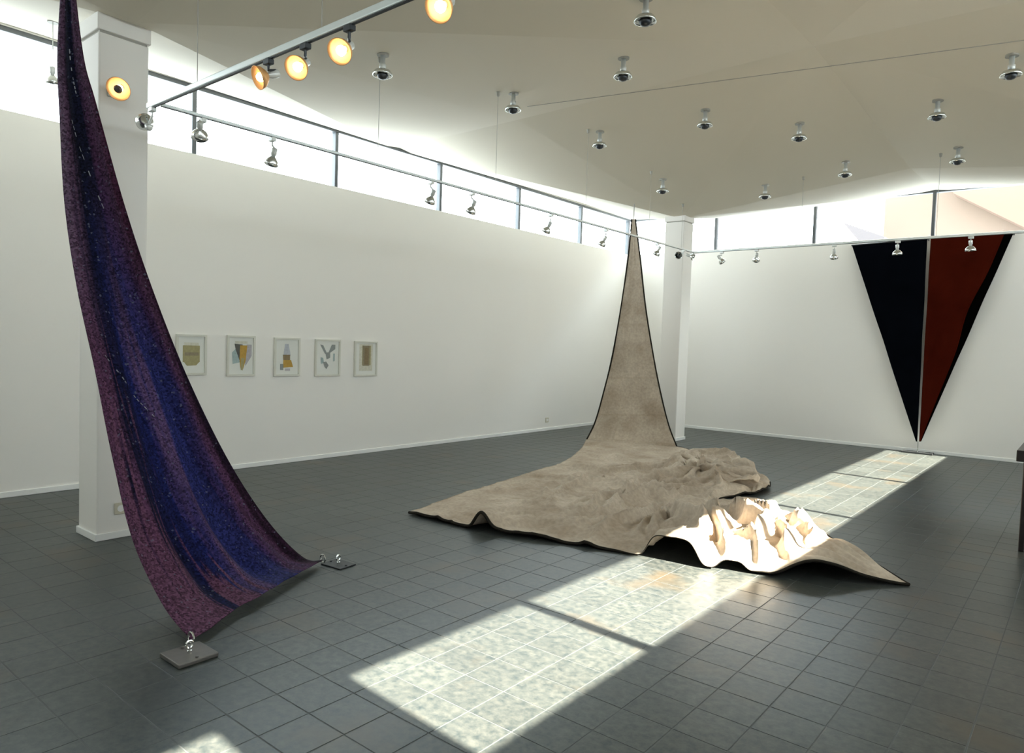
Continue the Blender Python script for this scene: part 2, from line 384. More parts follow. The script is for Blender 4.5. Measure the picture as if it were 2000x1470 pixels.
# ------------------------------------------------------------------ walls
wall_left = wall_box('wall_left', (XA-T, YN-T, -0.1), (XA, YB+T, SILL))
wall_far = wall_box('wall_far', (XA, YB, -0.1), (XS, YB+T, SILL))
wall_right = wall_box('wall_right', (XS, YN-T, -0.1), (XS+T, YB+T, SILL))
wall_behind = wall_box('wall_behind', (XA, YN-T, -0.1), (XS, YN, 4.4))
trim_1 = struct(obj('trim_1', BX((XA-T, YN-T, HEAD+FT), (XA, YB+T, TOP-0.42)), M['wall']))
trim_2 = struct(obj('trim_2', BX((XA, YB, HEAD+FT), (XS, YB+T, TOP-0.42)), M['wall']))
trim_3 = struct(obj('trim_3', BX((XS, YN-T, HEAD+0.08), (XS+T, YB+T, TOP-0.42)), M['wall']))
for nm, a, b in (('baseboard_left', (XA, YN, 0), (XA+0.015, YB, 0.055)), ('baseboard_far', (XA+0.015, YB-0.015, 0), (XS, YB, 0.055)),
                 ('baseboard_right', (XS-0.015, YN, 0), (XS, YB-0.015, 0.055))):
    struct(obj(nm, BX(a, b, 0.004), M['skirting']))

# windows: head and sill members, each mullion and each pane
def window(name, axis, fixed, lo, hi, mulls, mw=0.05, z0=SILL, z1=HEAD, solid=()):
    root = bpy.data.objects.new(name, None); COL.objects.link(root); root.empty_display_size = 0.1; struct(root)
    c = fixed+(-T/2 if axis == 'x' and fixed < 0 else T/2)
    def bxx(s0, s1, za, zb, d):
        if axis == 'x': return BX((c-d, s0, za), (c+d, s1, zb), 0.004)
        return BX((s0, c-d, za), (s1, c+d, zb), 0.004)
    obj('window_head', bxx(lo, hi, z1, z1+FT, 0.05), M['frame'], root)
    obj('window_sill', bxx(lo, hi, z0-0.012, z0+0.004, 0.055), M['skirting'], root)
    edges = [lo]
    for mm in mulls:
        ww = mw
        if isinstance(mm, tuple): mm, ww = mm
        obj('mullion', bxx(mm-ww/2, mm+ww/2, z0+0.004, z1, 0.04), M['frame'], root)
        edges += [mm-ww/2, mm+ww/2]
    edges.append(hi)
    for k in range(0, len(edges), 2):
        a, b = edges[k], edges[k+1]
        if b-a > 0.1: obj('pane', bxx(a+0.003, b-0.003, z0+0.006, z1-0.002, 0.004), M['glass'], root)
    return root
window('window_1', 'x', XA, YN, YB, [-3.8, -1.86, 0.05, 1.98, 3.9, 5.83, 7.78, 9.72, 11.67, 13.5])
window('window_2', 'y', YB, XA, XS, [-5.98, -4.08, -2.18, -0.27, 1.65])
# the sunny side: its openings throw the strip of light on the floor
window('window_3', 'x', XS, YN, YB, [(-1.9, .06), (1.39, .66), (3.06, .085), (5.12, .07), (7.17, .07), (9.82, .08), (13.28, .54)], z1=HEAD+0.08)
for a, b in ((1.06, 1.72), (13.01, YB)):
    struct(obj('trim_4', BX((XS, a, SILL), (XS+T, b, HEAD+0.08)), M['wall']))
# light portals at the three clerestories (sampling guides only, they give no light of their own)
for nm, loc, rot, sx, sy in (('portal_left', (XA-T-0.05, (YN+YB)/2, (SILL+HEAD)/2), (0, -math.pi/2, 0), HEAD-SILL, YB-YN),
                             ('portal_far', ((XA+XS)/2, YB+T+0.05, (SILL+HEAD)/2), (-math.pi/2, 0, 0), XS-XA, HEAD-SILL),
                             ('portal_right', (XS+T+0.05, (YN+YB)/2, (SILL+HEAD)/2), (0, math.pi/2, 0), HEAD-SILL, YB-YN)):
    ld = bpy.data.lights.new(nm, 'AREA'); ld.shape = 'RECTANGLE'; ld.size = sx; ld.size_y = sy; ld.cycles.is_portal = True
    lo = bpy.data.objects.new(nm, ld); COL.objects.link(lo); lo.location = loc; lo.rotation_euler = rot

# ------------------------------------------------------------------ floor and its tiles
floor = struct(obj('floor', BX((XA, YN, -0.1), (XS, YB, -0.0009)), M['grout']))
PX_, PY_, G = 0.243, 0.2385, 0.006
tiles = []
for i in range(int((XA+1.777)/PX_)-1, int((XS+1.777)/PX_)+2):
    for j in range(int((YN-2.234)/PY_)-1, int((YB-2.234)/PY_)+2):
        x0, y0 = -1.777+i*PX_+G/2, 2.234+j*PY_+G/2
        x1, y1 = x0+PX_-G, y0+PY_-G
        x0, x1, y0, y1 = max(x0, XA), min(x1, XS), max(y0, YN), min(y1, YB)
        if x1-x0 > 0.03 and y1-y0 > 0.03: tiles.append((x0, x1, y0, y1, i, j))
PILL = [(-6.16, -5.80, 2.13, 2.49), (-5.94, -5.58, 11.36, 11.72)]
def score(t):
    cx, cy = (t[0]+t[1])/2, (t[2]+t[3])/2
    q = px_of((cx, cy, 0))
    if q is None or not (-15 < q[0] < 2015 and 700 < q[1] < 1485): return -1
    if cx+2.0 > 1.8+(cy-2)*0 and False: return -1
    return 1.0/(q[2]**3)
order = sorted(range(len(tiles)), key=lambda k: -score(tiles[k]))
near = set(k for k in order[:300] if score(tiles[k]) > 0)
def tile_geo(w_, h_, rnd):
    b = 0.0012; z0, z1 = -0.0015, 0.0
    tx = (rnd.random()-.5)*0.0006; ty = (rnd.random()-.5)*0.0006
    V = []
    for (ins, z) in ((0, z0), (0, z1-0.0004), (b, z1)):
        for sx, sy in ((-1, -1), (1, -1), (1, 1), (-1, 1)):
            zz = z+(tx*sx+ty*sy if ins else 0)
            V.append((sx*(w_/2-ins), sy*(h_/2-ins), min(zz, 0.0006)))
    F = []
    for r in (0, 4):
        for k in range(4): F.append((r+k, r+(k+1) % 4, r+4+(k+1) % 4, r+4+k))
    F.append((8, 9, 10, 11))
    return V, F
cache = {}
rnd = random.Random(3)
SV, SF, SR = [], [], []
for k, (x0, x1, y0, y1, i, j) in enumerate(tiles):
    w_, h_ = x1-x0, y1-y0; cx, cy = (x0+x1)/2, (y0+y1)/2
    if k in near:
        key = (round(w_, 3), round(h_, 3), rnd.randrange(16))
        if key not in cache:
            V, F = tile_geo(w_, h_, rnd); me = bpy.data.meshes.new('floor_tile'); me.from_pydata(V, [], F); me.materials.append(M['slate'])
            at = me.attributes.new('tile_rand', 'FLOAT', 'FACE'); val = rnd.random()
            for q in range(len(F)): at.data[q].value = val
            cache[key] = me
        o = bpy.data.objects.new('floor_tile', cache[key]); COL.objects.link(o); o.parent = floor; o.location = (cx, cy, 0)
    else:
        V, F = tile_geo(w_, h_, rnd); n0 = len(SV); val = rnd.random()
        SV += [(a+cx, b+cy, c) for a, b, c in V]; SF += [tuple(q+n0 for q in f) for f in F]; SR += [val]*len(F)
me = bpy.data.meshes.new('distant_floor_tiles'); me.from_pydata(SV, [], SF); me.materials.append(M['slate'])
at = me.attributes.new('tile_rand', 'FLOAT', 'FACE'); at.data.foreach_set('value', SR)
o = link('distant_floor_tiles', me, None, floor); o['kind'] = 'stuff'

# ------------------------------------------------------------------ pillars
def pillar(r, label, plinth=True):
    x0, x1, y0, y1 = r
    t = thing('pillar', label, 'pillar', ((x0+x1)/2, (y0+y1)/2, 0), 'white square pillars')
    cx, cy = (x0+x1)/2, (y0+y1)/2
    def R(a, b, bev=0.006): return BX((a[0]-cx, a[1]-cy, a[2]), (b[0]-cx, b[1]-cy, b[2]), bev)
    obj('shaft', R((x0, y0, 0.0), (x1, y1, 3.82), 0.012), M['wall'], t)
    obj('capital', R((x0-0.012, y0-0.012, 3.835), (x1+0.012, y1+0.012, min(ceil_z(a, b) for a in (x0, x1) for b in (y0, y1))+0.01)), M['wall'], t)
    obj('shadow_gap', R((x0+0.01, y0+0.01, 3.82), (x1-0.01, y1-0.01, 3.835), 0), M['grey_disc'], t)
    obj('skirting', R((x0-0.013, y0-0.013, 0.0), (x1+0.013, y1+0.013, 0.055), 0.004), M['skirting'], t)
    return t
p1 = pillar(PILL[0], 'white square pillar in front, half hidden behind the hanging purple and blue cloth')
p2 = pillar(PILL[1], 'white square pillar at the far corner, right of the hanging linen canvas')

# ------------------------------------------------------------------ hanging purple and blue cloth
P0 = Vector((-5.32, 1.745, 3.93))
yL = 1.735
Lp = [P0+Vector((-0.045, 0, 0))]
for u, v in ((112, 110), (117, 240), (126, 400), (150, 560), (185, 720), (217, 880), (258, 1050), (318, 1180)): Lp.append(at_y(u, v, yL))
A = Vector((-3.50, 1.735, 0.035)); Lp.append(A)
Bp = Vector((-4.12, 2.98, 0.04))
nB = Vector((Bp.y-P0.y, -(Bp.x-P0.x), 0)).normalized()
def at_pl(u, v, p, n):
    d = ray(u, v); return CAM+d*((p-CAM).dot(n)/d.dot(n))
# right edge: in a vertical plane through the peak and the far anchor, eased so the cloth keeps its width
Rp = [P0+Vector((0.06, 0.03, 0))]
Rpx = [(163, 110), (187, 200), (243, 400), (300, 570), (368, 740), (447, 900), (524, 1018), (592, 1088)]
for k, (u, v) in enumerate(Rpx):
    Rp.append(at_pl(u, v, P0, nB))
Rp.append(Bp)
def purple(u, v):
    a = curve_at(Lp, v); b = curve_at(Rp, v)
    p = a.lerp(b, u)
    wd = (b-a).length
    n = (b-a).cross(Vector((0, 0, 1)))
    n = n.normalized() if n.length > 1e-4 else Vector((0, -1, 0))
    env = math.sin(math.pi*u)**0.7
    bulge = -0.10*env*math.sin(math.pi*min(1, v))*min(1, wd)     # hollow away from the viewer
    f = 0.0
    g = v**1.3*(1-0.85*sm(0.86, 1.0, v))
    f += 0.045*math.sin(2*math.pi*(u*3.1+0.9*v*v+0.15))*g
    f += 0.026*math.sin(2*math.pi*(u*6.3-1.7*v+0.4))*g*v
    f += 0.012*(noise.noise(Vector((u*5, v*2.2, 3.3))))*2
    f += 0.008*math.sin(2*math.pi*(u*2.5))*min(1, wd*3)
    p = p+n*((bulge+f*env)*(1 if wd > 0.05 else wd/0.05))
    # lower hem lifts off the floor between the anchors
    lift = 0.02*math.sin(math.pi*u)*v**6
    p.z = max(p.z+lift, 0.02)
    return p
pt = thing('hanging_cloth', 'tall purple and blue speckled cloth sweeping from ceiling to two floor weights, at left', 'textile', (A.x, A.y, 0))
PL = Vector((A.x, A.y, 0))
grid_mesh('cloth', lambda u, v: purple(u, v)-PL, 60, 150, M['purple'], pt, 0.004)
# pale running stitches that follow the cloth
def purple_n(u, v, off=0.008):
    p = purple(u, v); d = (CAM-p).normalized(); return p+d*off-PL
for (pa, pb, n) in (((0.28, 0.225), (0.62, 0.34), 12), ((0.16, 0.535), (0.50, 0.615), 17), ((0.45, 0.10), (0.50, 0.19), 9)):
    bm = bmesh.new()
    for k in range(n):
        t0 = k/n; t1 = t0+0.62/n
        if random.random() < 0.25: continue
        a = purple_n(lerp(pa[0], pb[0], t0), lerp(pa[1], pb[1], t0)); b = purple_n(lerp(pa[0], pb[0], t1), lerp(pa[1], pb[1], t1))
        tube(bm, [a, b], random.uniform(0.0015, 0.0036), 5)
    st = obj('stitch_row', bm, M['stitch'], pt); st['kind'] = 'stuff'
obj('hanging_cord', TB([P0-PL, Vector((P0.x, P0.y, ceil_z(P0.x, P0.y)-0.002))-PL], 0.006), M['wire'], pt)
for q, r in ((A, 0.012), (Bp, 0.012)):
    bm = bmesh.new(); n = 14
    tube(bm, [q-PL+Vector((0.028*math.cos(2*math.pi*k/n), 0.0, 0.012+0.028*math.sin(2*math.pi*k/n))) for k in range(n+1)], 0.005, 6)
    obj('ring', bm, M['chrome'], pt)

def floor_weight(name, label, c, yaw, lx, ly, h, mat, group=None):
    t = thing(name, label, 'weight', (c[0], c[1], 0), group); t.rotation_euler = (0, 0, yaw)
    obj('plate', BX((-lx/2, -ly/2, 0.001), (lx/2, ly/2, h), 0.004), mat, t)
    obj('eye_bolt', lathe([(0.012, 0), (0.012, 0.012), (0.006, 0.014), (0.006, 0.03)], (0, 0, 1), (0, 0, h), 12), M['chrome'], t)
    bm = bmesh.new(); n = 14
    tube(bm, [Vector((0, 0.018*math.cos(2*math.pi*k/n), h+0.042+0.018*math.sin(2*math.pi*k/n))) for k in range(n+1)], 0.005, 6)
    obj('shackle', bm, M['chrome'], t)
    for sx in (-1, 1):
        obj('bolt', lathe([(0.008, 0), (0.008, 0.006), (0.0, 0.007)], (0, 0, 1), (sx*lx*0.38, 0, h), 8), mat, t)
    return t
floor_weight('floor_weight', 'grey steel plate with a shackle under the near corner of the purple cloth', (-3.39, 1.672), 0.0, 0.20, 0.20, 0.022, M['steel'], 'floor weights under the cloths')
floor_weight('floor_weight', 'dark thin steel plate holding the far corner of the purple cloth', (-4.06, 3.07), 0.1, 0.20, 0.15, 0.010, M['darksteel'], 'floor weights under the cloths')

# ------------------------------------------------------------------ linen canvas rising from the floor
ct = thing('canvas', 'huge raw linen canvas hung to a point and crumpled across the slate floor', 'textile', (-4.5, 7, 0))
CO = Vector((-4.5, 7, 0))
yk = Vector((-6.16, 10.45, 3.80))
def inter(pts, t):
    return curve_at([Vector(p) for p in pts], t)
hl = [(1234, 428, 10.45), (1227, 500, 10.43), (1213, 600, 10.38), (1195, 700, 10.30), (1178, 770, 10.18), (1162, 825, 10.0), (1146, 858, 9.85)]
hr = [(1241, 428, 10.45), (1250, 500, 10.44), (1261, 600, 10.42), (1277, 700, 10.40), (1291, 770, 10.38), (1306, 830, 10.36), (1322, 872, 10.33)]
HL = [at_y(u, v, y) for u, v, y in hl]; HR = [at_y(u, v, y) for u, v, y in hr]
def hang(u, v):
    a = curve_at(HL, v); b = curve_at(HR, v); p = a.lerp(b, u); wd = (b-a).length
    p.y += 0.05*wd*math.sin(math.pi*u)*(1-v) + (0.02*noise.noise(Vector((u*2.5, v*5, 1)))*2+0.010*noise.noise(Vector((u*7, v*16, 5))))*min(1, wd*2)*math.sin(math.pi*u)**0.5
    p.y -= 0.45*math.sin(math.pi*u)*max(0, v-0.82)**2*4
    return p
# floor part
LB = [HL[-1], Vector((-5.95, 8.9, 0.05)), Vector((-5.50, 7.85, 0.03)), Vector((-5.32, 6.9, 0.02)), Vector((-5.10, 5.7, 0.015)), Vector((-4.93, 4.9, 0.012)), Vector((-4.81, 4.42, 0.012))]
RB = [HR[-1], Vector((-4.3, 10.15, 0.03)), Vector((-3.72, 9.65, 0.05)), Vector((-2.95, 8.55, 0.03)), Vector((-2.82, 7.9, 0.03)), Vector((-2.98, 7.15, 0.04)), Vector((-2.2, 7.1, 0.06)), Vector((-1.75, 6.45, 0.05)), Vector((-0.91, 5.56, 0.012))]
FE = [Vector((-4.81, 4.42, 0)), Vector((-4.45, 4.43, 0)), Vector((-4.1, 4.44, 0)), Vector((-3.9, 4.45, 0)), Vector((-3.24, 4.66, 0)), Vector((-2.64, 4.81, 0)), Vector((-2.25, 4.84, 0)), Vector((-1.92, 4.98, 0)), Vector((-1.5, 5.15, 0)), Vector((-0.91, 5.56, 0))]
def bump(x, y, cx, cy, rx, ry, rot=0.0):
    c, s = math.cos(rot), math.sin(rot); dx, dy = x-cx, y-cy
    a, b = (dx*c+dy*s)/rx, (-dx*s+dy*c)/ry
    return math.exp(-(a*a+b*b))
def ridge(p):
    return 1-abs(noise.noise(p))*2
def _fold(pts, h, w):
    return ([at_z(a, b, 0.03) for a, b in pts], h, w)
FOLDS = [_fold([(1095, 912), (1180, 925), (1300, 915)], .05, .07), _fold([(1110, 940), (1230, 952), (1330, 930), (1410, 925)], .06, .08), _fold([(1060, 975), (1130, 950), (1200, 935)], .05, .07),
         _fold([(1120, 1012), (1175, 985), (1260, 960), (1340, 955)], .07, .07), _fold([(1165, 1018), (1205, 985), (1290, 975), (1380, 960)], .07, .06), _fold([(1200, 1000), (1225, 968), (1262, 948)], .06, .05),
         _fold([(1010, 1015), (1120, 1030), (1240, 1015)], .04, .07), _fold([(1150, 1060), (1200, 1035), (1290, 1010), (1350, 1000)], .07, .07), _fold([(960, 985), (1040, 990), (1110, 970)], .025, .06),
         _fold([(1240, 1050), (1285, 1030), (1330, 1000)], .07, .06), _fold([(1240, 905), (1200, 893), (1225, 890)], .035, .10),
         _fold([(1300, 945), (1335, 905), (1365, 890)], .06, .10), _fold([(1340, 960), (1370, 925), (1400, 905)], .06, .09), _fold([(1330, 890), (1400, 897), (1462, 922)], .085, .13),
         _fold([(1375, 975), (1410, 955), (1480, 958)], .05, .10), _fold([(1385, 930), (1400, 950), (1390, 980)], .05, .06)]
def _hf(pts, h, w):
    return ([at_z(a, b, h*0.9) for a, b in pts], h, w)
HEAP = [_hf([(1268, 1050), (1292, 1022), (1312, 1010)], .10, .06), _hf([(1318, 1012), (1345, 1040), (1372, 1078)], .12, .07), _hf([(1360, 1002), (1400, 1036), (1424, 1088)], .15, .06),
        _hf([(1400, 992), (1455, 1020), (1475, 1062)], .17, .07), _hf([(1455, 988), (1500, 1010), (1522, 1046)], .17, .07), _hf([(1440, 1062), (1470, 1080), (1492, 1106)], .11, .06),
        _hf([(1525, 1006), (1556, 1030), (1580, 1072)], .15, .07), _hf([(1500, 1052), (1530, 1070), (1545, 1098)], .12, .06), _hf([(1375, 1000), (1440, 986), (1510, 990)], .12, .10)]
def folds(x, y, FOLDS=FOLDS, steep=False):
    z = 0.0
    for pts, h, w_ in FOLDS:
        best = 9.0; bt = 0.5; n = len(pts)-1
        for k in range(n):
            ax, ay = pts[k].x, pts[k].y; dx, dy = pts[k+1].x-ax, pts[k+1].y-ay
            t = ((x-ax)*dx+(y-ay)*dy)/(dx*dx+dy*dy)
            t = 0.0 if t < 0 else 1.0 if t > 1 else t
            d = math.hypot(x-ax-t*dx, y-ay-t*dy)
            if d < best: best = d; bt = (k+t)/n; sy = 0.6*(y-(ay+t*dy))+0.8*(x-(ax+t*dx))
        if steep: w_ = w_*(0.42 if sy < 0 else 2.0)
        if best < w_*3: z = max(z, h*math.exp(-(best/(w_*0.75))**1.2)*(0.35+0.65*math.sin(math.pi*bt)))
    return z
def spread(u, v):
    a = curve_at(LB, v); b = curve_at(RB, v)
    p = a.lerp(b, u)
    # the last rows bend onto the front edge
    k = sm(0.72, 1.0, v)
    f = curve_at(FE, u)
    p = p.lerp(f.copy(), k) if k > 0 else p
    x, y = p.x, p.y
    # amplitude map
    cr = min(1.0, 1.25*bump(x, y, -2.22, 5.35, 0.52, 0.62, 0.15)+0.7*bump(x, y, -1.85, 5.75, 0.35, 0.5))
    pile = min(1.0, bump(x, y, -3.75, 8.8, 0.95, 0.8, -0.6)+0.8*bump(x, y, -3.3, 7.9, 0.6, 0.5))
    mid = min(1.0, 1.3*bump(x, y, -3.7, 6.9, 1.4, 2.2))
    w1 = noise.noise(Vector((x*1.1+y*0.25, y*2.8, 0.3)))
    w2 = ridge(Vector((x*1.9+y*0.8, y*2.6-x*0.9, 2.1)))
    w3 = ridge(Vector((x*3.4-y*0.8, y*4.2+x*1.4, 7.7)))
    w4 = noise.noise(Vector((x*8, y*9, 4.4)))
    wf = noise.noise(Vector((x*1.3, y*1.3, 31.0)))
    # long narrow creases, running mostly across the view and bending
    q1 = ridge(Vector((x*0.8+y*0.9+wf*0.5, (y*2.3-x*0.7)*1.35+wf*1.2, 12.5)))
    q2 = ridge(Vector((x*2.2-y*0.6, (y*1.5+x*1.3)*1.9+wf, 17.5)))
    c1 = max(0, q1-0.55)/0.45; c2 = max(0, q2-0.6)/0.4; c3 = max(0, w3-0.6)/0.4
    z = 0.012*(0.5+w1)+0.012*c1+0.006*w4*0.3
    fz = folds(x, y)*1.9
    z += fz + mid*(0.03*c1**1.5+0.03*c2**1.5+0.01*c3+0.015*w1)
    z += pile*(0.04+0.06*max(0, w2-0.1)+0.05*c1+0.02*c3)
    a1 = ridge(Vector((x*2.6+y*1.3, y*2.9-x*1.1, 41.0))); a2 = ridge(Vector((x*5.2-y*2.0, y*5.0+x*2.2, 43.0))); a3 = ridge(Vector((x*10, y*9, 47.0)))
    a4 = ridge(Vector((x*2.0+y*0.7, y*4.6-x*0.5, 51.0)))
    fr = sm(0.0, 0.07, 1-v)
    hz = folds(x, y, HEAP, True) if (-2.9 < x < -1.2 and y < 7.3) else 0.0
    z += fr*(cr*(0.02+0.04*max(0, a1)+0.04*max(0, a2)+0.05*max(0, a4-0.05)+0.035*a3)+1.45*hz)
    tail = sm(-1.72, -1.4, x)
    z = lerp(z, (0.24*(1-sm(-1.75, -0.9, x)))*math.sin(math.pi*min(1, max(0, (y-4.9)/1.45)))+0.05*(abs(math.sin(math.atan2(y-5.56, -0.88-x)*11+1.1))-0.5)*(1-sm(-1.45, -0.9, x)), tail*0.85)
    # standing fold on the front edge and the lifted openings of the crumpled heap
    z += 0.15*math.exp(-((x+3.93-0.25*(y-4.45))/0.085)**2)*math.exp(-max(0, y-4.5)/0.35)*sm(0.7, 0.9, v)
    lift = math.exp(-((x+2.37)/0.20)**6)*0.18 + math.exp(-((x+1.95)/0.09)**4)*0.08 + math.exp(-((x+1.42)/0.20)**4)*0.09
    z += lift*math.exp(-max(0, y-(4.85+0.1*(x+2.4)))/0.30)
    ee = sm(0, 0.04, u)*sm(0, 0.02, 1-u)
    z = z*lerp(0.5, 1, ee)+0.012
    p.z = z+lerp(p.z, 0.0, sm(0.0, 0.12, v)) if v < 0.12 else z
    # sideways push makes the folds overhang
    s = (cr*0.10+pile*0.12+mid*0.03+0.01)*ee*(1-sm(0.86, 0.97, v))
    p.x += s*noise.noise(Vector((x*3.3, y*3.3, 11.0)))*2+0.35*s*noise.noise(Vector((x*8, y*8, 13.0))); p.y += s*noise.noise(Vector((x*3.3, y*3.3, 23.0)))*2+0.35*s*noise.noise(Vector((x*8, y*8, 27.0)))
    # blend from the hanging part
    return p
def canvas(u, v):
    if v <= 0.36: return hang(u, v/0.36)
    t = (v-0.36)/0.64
    h = hang(u, 1.0); s = spread(u, t)
    k = sm(0.0, 0.10, t)
    p = h.lerp(s, k) if t < 0.10 else s
    p.z = max(p.z, 0.008)
    return p
grid_mesh('sheet', lambda u, v: canvas(u, v)-CO, 300, 560, M['canvas'], ct, 0.006)
def hem(fn, n, r, off=Vector((0, 0, 0))):
    pts = [fn(k/n) for k in range(n+1)]
    return TB(pts, r, 6)
obj('hem', hem(lambda t: canvas(0, t*0.36)-CO, 60, 0.014), M['hem_and_edge_shade'], ct)
obj('hem', hem(lambda t: canvas(0, 0.36+t*0.64)-CO, 120, 0.007), M['canvas'], ct)
obj('hem', hem(lambda t: canvas(1, t*0.36)-CO, 60, 0.012), M['hem_and_edge_shade'], ct)
obj('hem', hem(lambda t: canvas(1, 0.36+t*0.64)-CO, 120, 0.009), M['hem_and_edge_shade'], ct)
obj('hem', hem(lambda t: canvas(t, 1)-CO, 240, [0.013-0.009*sm(0.50, 0.56, k/240)+0.007*sm(0.80, 0.86, k/240) for k in range(241)]), M['hem_and_edge_shade'], ct)  # front edge: dark border plus the shadow below it, put into the colour
tp = canvas(0.5, 0)
obj('hanging_cord', TB([tp-CO, Vector((tp.x, tp.y, ceil_z(tp.x, tp.y)-0.002))-CO], 0.008), M['wire'], ct)

# ------------------------------------------------------------------ V shaped wall hanging
VY = 13.40
tip = at_y(1793, 862, 13.36)
def V3(u, v, y=VY): return at_y(u, v, y)
vt = thing('wall_hanging', 'large V-shaped hanging of black and rust-red cloth before the far wall', 'textile', (tip.x, tip.y, 0))
VO = Vector((tip.x, tip.y, 0))
lt, lr = V3(1664, 479), V3(1811, 466)
rl, rr = V3(1818, 465), V3(1979, 455)
tipL = at_y(1789, 862, 13.36); tipL2 = at_y(1791.5, 862, 13.36); tipR = at_y(1795, 862, 13.36); tipR2 = at_y(1798, 862, 13.36)
def tri(a, b, ta, tb, sag, amp, seed):
    def f(u, v):
        p = a.lerp(ta, v).lerp(b.lerp(tb, v), u)
        w_ = (b.lerp(tb, v)-a.lerp(ta, v)).length
        p.y += amp*noise.noise(Vector((u*3, v*5, seed)))*w_*math.sin(math.pi*v)
        return p-VO
    return f
grid_mesh('black_cloth', tri(lt, lr, tipL, tipL2, 0, 0.10, 1), 24, 60, M['navyblack'], vt, 0.008)['label'] = 'blue-black left half'
rc = tri(rl, rr, tipR, tipR2, 0, 0.10, 9)
def redf(u, v):
    return rc(u*0.90 - 0.10*u*math.exp(-((v-0.38)/0.14)**2) - 0.04*u*sm(0.45, 1, v), v)
grid_mesh('red_cloth', redf, 24, 60, M['rust'], vt, 0.008)['label'] = 'rust-red right half'
def bandf(u, v):
    u0 = 0.90 - 0.10*math.exp(-((v-0.38)/0.14)**2) - 0.04*sm(0.45, 1, v)
    p = rc(u0+(1-u0)*u, v); p.y += 0.03*u; return p
grid_mesh('black_border', bandf, 6, 60, M['blackcloth'], vt, 0.008)['label'] = 'black right border folded back'
obj('top_rod', TB([lt-VO, lr-VO], 0.012), M['dark_metal'], vt); obj('top_rod', TB([rl-VO, rr-VO], 0.012), M['dark_metal'], vt)
for p in (lt, rr, lr):
    obj('bracket', BX((p.x-VO.x-0.01, p.y-VO.y, p.z-0.012), (p.x-VO.x+0.01, YB-VO.y, p.z+0.012)), M['dark_metal'], vt)
obj('tether', TB([Vector((0, 0, tip.z)), Vector((0, 0.0, 0.04))], 0.008), M['chrome'], vt)
floor_weight('floor_weight', 'black steel floor plate directly below the tip of the V-shaped hanging', (tip.x, tip.y), 0.0, 0.46, 0.16, 0.03, M['darksteel'], 'floor weights under the cloths')

# ------------------------------------------------------------------ framed prints on the left wall
def quad(bm, pts, x, th=0.001):
    # polygon in the (y, z) plane of the wall, facing +X
    vs = [bm.verts.new((x+th, y, z)) for y, z in pts]; bm.faces.new(vs)
    vb = [bm.verts.new((x, y, z)) for y, z in pts]
    n = len(pts)
    for k in range(n): bm.faces.new((vs[k], vs[(k+1) % n], vb[(k+1) % n], vb[k]))
def print_(y0, y1, z0, z1, label, shapes, mount=None):
    cy = (y0+y1)/2; W, H = y1-y0, z1-z0
    t = thing('framed_print', label, 'picture', (XA, cy, z0), 'framed prints on the left wall')
    f = 0.024
    bm = bmesh.new()
    box(bm, (0.001, -W/2, 0), (0.028, -W/2+f, H)); box(bm, (0.001, W/2-f, 0), (0.028, W/2, H))
    box(bm, (0.001, -W/2+f, 0), (0.028, W/2-f, f)); box(bm, (0.001, -W/2+f, H-f), (0.028, W/2-f, H))
    obj('frame', bm, M['picframe'], t)
    obj('mount', BX((0.001, -W/2+f, f), (0.012, W/2-f, H-f)), M['mat'], t)
    lev = 0.0125
    for ink, pts in shapes:
        bm = bmesh.new(); quad(bm, [((a-0.5)*W, (1-b)*H) for a, b in pts], lev, 0.0008); lev += 0.0006
        obj('printed_shape', bm, M['ink_'+ink], t)
    return t
R_ = lambda a, b, c, d: [(a, b), (c, b), (c, d), (a, d)]
print_(3.70, 4.05, 1.14, 1.60, 'pale framed print with an olive square, nearest the purple cloth',
       [('olive', R_(.22, .27, .78, .68)), ('cream', R_(.26, .20, .74, .27)), ('olive', [(.26, .68), (.76, .68), (.66, .76), (.36, .77)]), ('khaki', R_(.28, .44, .74, .52))])
print_(4.30, 4.66, 1.12, 1.605, 'framed print of a black and ochre funnel with pale blue wings',
       [('blue', [(.18, .42), (.34, .30), (.46, .66), (.20, .70)]), ('lilac', [(.70, .22), (.88, .22), (.88, .5), (.66, .75), (.62, .5)]), ('black', [(.26, .20), (.55, .22), (.58, .60), (.44, .60), (.30, .34)]),
        ('ochre', [(.46, .24), (.72, .24), (.66, .62), (.58, .82), (.48, .80), (.44, .56)]), ('olive', [(.50, .55), (.62, .56), (.56, .86), (.49, .84)]), ('cream', R_(.28, .14, .72, .20))])
print_(4.92, 5.29, 1.11, 1.595, 'framed print of an ochre tower below a pale blue point',
       [('paleblue', [(.42, .16), (.56, .16), (.64, .46), (.36, .46)]), ('brown', [(.34, .44), (.62, .44), (.62, .62), (.36, .62)]), ('ochre', [(.36, .58), (.66, .58), (.74, .76), (.34, .78)]), ('grey', R_(.24, .68, .36, .84)), ('lilac', R_(.42, .8, .62, .86))])
print_(5.52, 5.92, 1.10, 1.59, 'framed print of thin grey branching marks on white',
       [('grey', [(.20, .14), (.32, .16), (.46, .36), (.40, .40)]), ('grey', [(.66, .14), (.80, .14), (.80, .26), (.60, .36), (.54, .34)]), ('grey', [(.42, .36), (.60, .34), (.60, .50), (.46, .54)]),
        ('blue', [(.22, .48), (.32, .50), (.36, .64), (.24, .66)]), ('grey', [(.32, .62), (.44, .60), (.54, .70), (.46, .80), (.38, .74)]), ('blue', [(.72, .38), (.78, .38), (.78, .58), (.72, .6)])])
print_(6.16, 6.56, 1.09, 1.58, 'framed print with one upright khaki block, farthest right of the row',
       [('cream', R_(.22, .08, .80, .84)), ('olive', R_(.34, .12, .72, .68)), ('khaki', R_(.36, .12, .66, .70)), ('brown', R_(.44, .18, .62, .66))])

